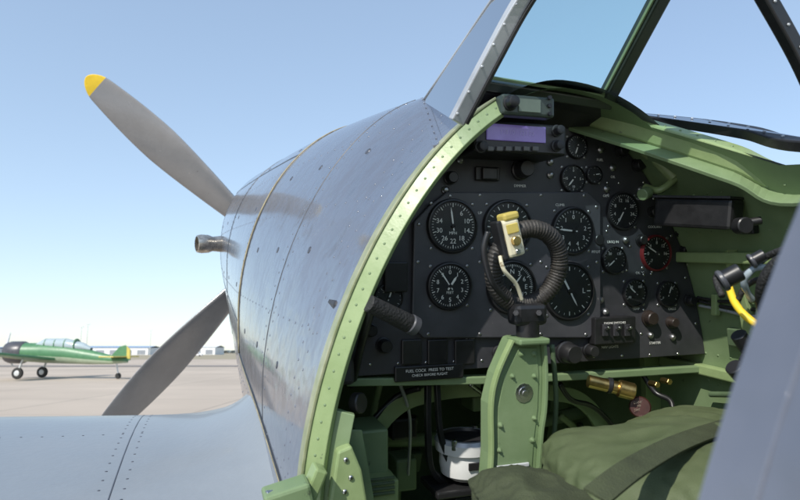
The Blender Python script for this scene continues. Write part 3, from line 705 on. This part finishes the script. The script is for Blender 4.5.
sweep('sling_strap',[S(742,396,-.36),S(736,416,-.38),S(724,446,-.41)],.0025,RUB,HS,w=.008,up=(0,-1,.3))
ST=empty('pilot_seat')
box('seat_pan',(.06,-.62,-.46),(.40,.42,.03),GREEND,ST,None,.01)
box('seat_back',(.06,-.88,-.2),(.40,.03,.5),GREEND,ST,Matrix.Rotation(-.15,3,'X'),.01)

# ================================================================ surroundings (world frame)
gm=bpy.data.materials.new('apron_concrete'); gm.use_nodes=True; nt=gm.node_tree; n=nt.nodes; l=nt.links; b=n['Principled BSDF']; b.inputs['Roughness'].default_value=.85
tc=n.new('ShaderNodeTexCoord'); mp=n.new('ShaderNodeMapping'); l.new(tc.outputs['Object'],mp.inputs[0])
br_=n.new('ShaderNodeTexBrick'); br_.inputs['Scale'].default_value=1; br_.offset=0; br_.inputs['Brick Width'].default_value=6; br_.inputs['Row Height'].default_value=6; br_.inputs['Mortar Size'].default_value=.04
br_.inputs['Color1'].default_value=(.46,.385,.31,1); br_.inputs['Color2'].default_value=(.50,.42,.34,1); br_.inputs['Mortar'].default_value=(.32,.27,.22,1)
l.new(mp.outputs[0],br_.inputs['Vector'])
nz=n.new('ShaderNodeTexNoise'); nz.inputs['Scale'].default_value=.12; nz.inputs['Detail'].default_value=10; l.new(tc.outputs['Object'],nz.inputs['Vector'])
cr=n.new('ShaderNodeValToRGB'); cr.color_ramp.elements[0].position=.3; cr.color_ramp.elements[0].color=(.78,.78,.78,1); cr.color_ramp.elements[1].position=.65; l.new(nz.outputs['Fac'],cr.inputs['Fac'])
mx=n.new('ShaderNodeMix'); mx.data_type='RGBA'; mx.blend_type='MULTIPLY'; mx.inputs['Factor'].default_value=1
l.new(br_.outputs['Color'],mx.inputs['A']); l.new(cr.outputs['Color'],mx.inputs['B']); l.new(mx.outputs['Result'],b.inputs['Base Color'])
mk('ground',[(-6000,-3000,0),(6000,-3000,0),(6000,9000,0),(-6000,9000,0)],[(0,1,2,3)],gm)
GRS=mat('dry_grass',(.28,.24,.16),.95,0,.2,.02,col2=(.34,.29,.20))
mk('grass_field',[(-3000,150,.02),(3000,150,.02),(3000,2500,.02),(-3000,2500,.02)],[(0,1,2,3)],GRS)
mk('taxiway',[(-3000,75,.03),(3000,75,.03),(3000,82,.03),(-3000,82,.03)],[(0,1,2,3)],mat('asphalt',(.2,.18,.165),.9,0,.1,1))
vs=[];fs=[]; n_=500; random.seed(3)
for i in range(n_+1):
    x=-900+1800*i/n_; h=2+4*max(0,noise.noise(Vector((x*.02,0,0)))+.3)+random.uniform(0,1.6)
    vs+= [(x,850+random.uniform(-4,4),0),(x,850+random.uniform(-4,4),h)]
for i in range(n_): fs.append((2*i,2*i+2,2*i+3,2*i+1))
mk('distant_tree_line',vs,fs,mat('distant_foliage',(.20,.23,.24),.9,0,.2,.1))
def bldg(name,px0,px1,d,h,wall,roof):
    e=empty(name,I4); x0=(px0-400)/F*d; x1=(px1-400)/F*d; w=x1-x0
    box('walls',((x0+x1)/2,d,h/2),(w,20,h),wall,e,bevel=.05)
    mk('roof',[(x0-.5,d-10.4,h+.02),(x1+.5,d-10.4,h+.02),(x1+.5,d,h+h*.25),(x0-.5,d,h+h*.25),(x0-.5,d+10.4,h+.02),(x1+.5,d+10.4,h+.02)],[(0,1,2,3),(3,2,5,4)],roof,e)
    k=max(2,int(w/7))
    for i in range(k): box('door_opening',(x0+w*(i+.5)/k,d-10.02,h*.36),(w/k*.6,.1,h*.6),mat('door_grey',(.25,.27,.3),.6,0,.1,1),e,bevel=.01)
Wl=mat('white_cladding',(.7,.71,.71),.6,0,.05,1); Rf=mat('blue_roof',(.25,.35,.5),.6,0,.05,1); Tn=mat('tan_wall',(.5,.46,.40),.7,0,.05,1)
bldg('terminal_building',92,158,380,4.2,Wl,Rf); bldg('hangar',163,195,420,3.6,Tn,Wl); bldg('hangar',199,222,400,4.6,Wl,Wl); bldg('hangar',-40,10,420,4,Wl,Rf); bldg('hangar',40,86,430,5,Wl,Wl)
for px,d,h in((84,260,12),(90,260,13),(153,300,12),(60,420,9)):
    e=empty('light_mast',I4); x=(px-400)/F*d
    cyl('pole',(x,d,0),(x,d,h),.18,SILV,e,r1=.09,n=8); box('lamp_head',(x,d,h),(1.4,.4,.3),SILV,e)
def car(px,d,col):
    e=empty('parked_car',I4); x=(px-400)/F*d
    m=mat('car_%s'%str(col),col,.3,0,.03,3)
    pr=[(-2.2,.35),(-2.2,.85),(-1.3,.98),(-.8,1.45),(.8,1.45),(1.5,1.0),(2.2,.9),(2.2,.35)]
    poly('body',[(x+a,d,z) for a,z in pr],1.7,m,e,.08)
    poly('windows',[(x+a,d-.01,z) for a,z in((-1.15,1.0),(-.75,1.38),(.75,1.38),(1.25,1.0))],.02,BLACKS,e,0)
    for a in(-1.4,1.4): cyl('wheel',(x+a,d-.05,.33),(x+a,d+.2,.33),.33,RUB,e)
for px,c_ in((168,(.7,.7,.7)),(176,(.1,.12,.2)),(185,(.6,.6,.58)),(199,(.7,.7,.72))): car(px,250+random.uniform(-5,5),c_)

# parked trainer
PA=empty('parked_airplane',Matrix.Translation(((73-400)/F*42,42,0))@Matrix.Rotation(math.radians(-6),4,'Z'))
PG=mat('trainer_green',(.06,.17,.08),.4,0,.1,3,col2=(.08,.21,.10)); PY=mat('trainer_yellow',(.5,.42,.10),.4,0,.1,3); PB=mat('trainer_belly',(.35,.42,.3),.5,0,.1,3)
st=[(-4.15,.62,1.72,.62),(-3.1,.66,1.72,.66),(-2.9,.60,1.72,.62),(-1.5,.55,1.68,.66),(0,.5,1.60,.62),(1.5,.38,1.42,.48),(3.0,.22,1.25,.3),(4.2,.06,1.18,.14)]
vs=[];fs=[];ms=[];n=20
for x,w,zc,h in st:
    for i in range(n): t=2*pi*i/n; vs.append((x,w*math.sin(t),zc+h*math.cos(t)))
for j in range(len(st)-1):
    for i in range(n):
        fs.append((j*n+i,j*n+(i+1)%n,j*n+n+(i+1)%n,j*n+n+i)); ms.append(0 if not 6<=i<=13 else 1)
fs+= [tuple(range(n)),tuple((len(st)-1)*n+i for i in range(n))]; ms+=[0,0]
mk('fuselage',vs,fs,PG,PA,smooth=True,mats=[PG,PB],mi=ms)
lathe('engine_cowling',(-4.35,0,1.72),(1,0,0),[(.45,0),(.66,.05),(.74,.3),(.74,1.15),(.66,1.3)],DARKP,PA,28)
lathe('propeller_hub',(-4.75,0,1.72),(1,0,0),[(.02,0),(.14,.1),(.16,.4)],SILV,PA,16)
for a in(0,120,240):
    a=math.radians(a+75); p=Vector((-4.6,0,1.72)); d=Vector((0,math.cos(a),math.sin(a)))
    cyl('propeller_blade',p,p+d*1.35,.10,SILV,PA,r1=.05,n=8)
poly('wing_near',[(-2.6,-.4,1.20),(-.6,-.4,1.20),(-1.1,-5.0,1.58),(-2.1,-5.0,1.58)],.16,PG,PA,.05,(0,0,1))
poly('wing_away',[(-2.6,.4,1.20),(-.6,.4,1.20),(-1.1,5.0,1.58),(-2.1,5.0,1.58)],.16,PG,PA,.05,(0,0,1))
poly('wing_leading_stripe',[(-2.68,-.6,1.22),(-2.5,-.6,1.22),(-2.15,-3.0,1.41),(-2.35,-3.0,1.41)],.17,PY,PA,.04,(0,0,1))
poly('tail_fin',[(2.9,0,1.4),(3.55,0,2.1),(3.95,0,2.2),(4.3,0,1.9),(4.35,0,1.2),(3.2,0,1.2)],.08,PG,PA,.03,(0,1,0))
poly('fin_stripe',[(4.05,-.02,2.13),(4.3,-.02,1.9),(4.35,-.02,1.3),(4.1,-.02,1.3)],.12,PY,PA,.02,(0,1,0))
poly('tailplane',[(3.1,-1.6,1.4),(3.4,-1.7,1.4),(4.1,-1.6,1.4),(4.1,1.6,1.4),(3.1,1.6,1.4)],.08,PY,PA,.02,(0,0,1))
cn=[(-2.2,.3,2.22,.1),(-1.7,.36,2.27,.36),(-.2,.38,2.22,.42),(1.0,.3,2.1,.26),(1.6,.15,1.93,.1)]
vs=[];fs=[];n=14
for x,w,zc,h in cn:
    for i in range(n): t=2*pi*i/n; vs.append((x,w*math.sin(t),zc+h*math.cos(t)))
for j in range(len(cn)-1):
    for i in range(n): fs.append((j*n+i,j*n+(i+1)%n,j*n+n+(i+1)%n,j*n+n+i))
mk('canopy',vs,fs,mat('canopy_glazing',(.35,.42,.45),.15,0,.05,3),PA,smooth=True)
for x in(-1.6,-.9,-.2,.5): lathe('canopy_frame',(x,0,2.22),(1,0,0),[(.40,0),(.41,.02),(.40,.06)],PG,PA,20)
for s in(-1,1):
    cyl('gear_leg',(-2.3,s*1.2,1.3),(-2.6,s*1.2,.4),.07,SILV,PA); lathe('wheel',(-2.6,s*1.2-.1,.38),(0,1,0),[(.2,0),(.36,.02),(.38,.1),(.36,.18),(.2,.2)],RUB,PA)
    lathe('wheel_hub',(-2.6,s*1.2-.12,.38),(0,1,0),[(.15,0),(.18,.02),(.18,.24)],SILV,PA)
cyl('tail_wheel',(3.6,-.05,.2),(3.6,.05,.2),.2,RUB,PA); cyl('tail_leg',(3.4,0,1.15),(3.6,0,.25),.05,SILV,PA)

# ================================================================ light, sky, camera
sd=Vector((-.40,-.72,.70)).normalized()
w=bpy.data.worlds.new('World'); scene.world=w; w.use_nodes=True; nt=w.node_tree
sk=nt.nodes.new('ShaderNodeTexSky'); sk.sky_type='NISHITA'; sk.sun_disc=False
sk.sun_elevation=math.asin(sd.z); sk.sun_rotation=math.atan2(sd.x,sd.y); sk.air_density=1.0; sk.dust_density=.3; sk.ozone_density=1.6
BG=.15
v1=nt.nodes.new('ShaderNodeVectorMath'); v1.operation='SCALE'; v1.inputs['Scale'].default_value=BG
gmn=nt.nodes.new('ShaderNodeGamma'); gmn.inputs['Gamma'].default_value=.55
v2=nt.nodes.new('ShaderNodeVectorMath'); v2.operation='MULTIPLY'; v2.inputs[1].default_value=(1.0/BG,1.08/BG,1.16/BG)
nt.links.new(sk.outputs[0],v1.inputs[0]); nt.links.new(v1.outputs[0],gmn.inputs['Color']); nt.links.new(gmn.outputs[0],v2.inputs[0])
nt.links.new(v2.outputs[0],nt.nodes['Background'].inputs[0]); nt.nodes['Background'].inputs[1].default_value=BG
sl=bpy.data.lights.new('sun','SUN'); sl.energy=5; sl.angle=math.radians(.5); sl.color=(1,.95,.87)
so=bpy.data.objects.new('sun',sl); scene.collection.objects.link(so); so.rotation_euler=sd.to_track_quat('Z','Y').to_euler()
cam=bpy.data.cameras.new('camera'); co=bpy.data.objects.new('camera',cam); scene.collection.objects.link(co)
cam.lens=28; cam.sensor_width=36; cam.clip_start=.01; cam.clip_end=20000
co.matrix_world=M_A@Matrix.Rotation(pi/2,4,'X'); scene.camera=co
cam.dof.use_dof=True; cam.dof.focus_distance=1.15; cam.dof.aperture_fstop=9
scene.view_settings.view_transform='Standard'; scene.view_settings.look='None'; scene.view_settings.exposure=0
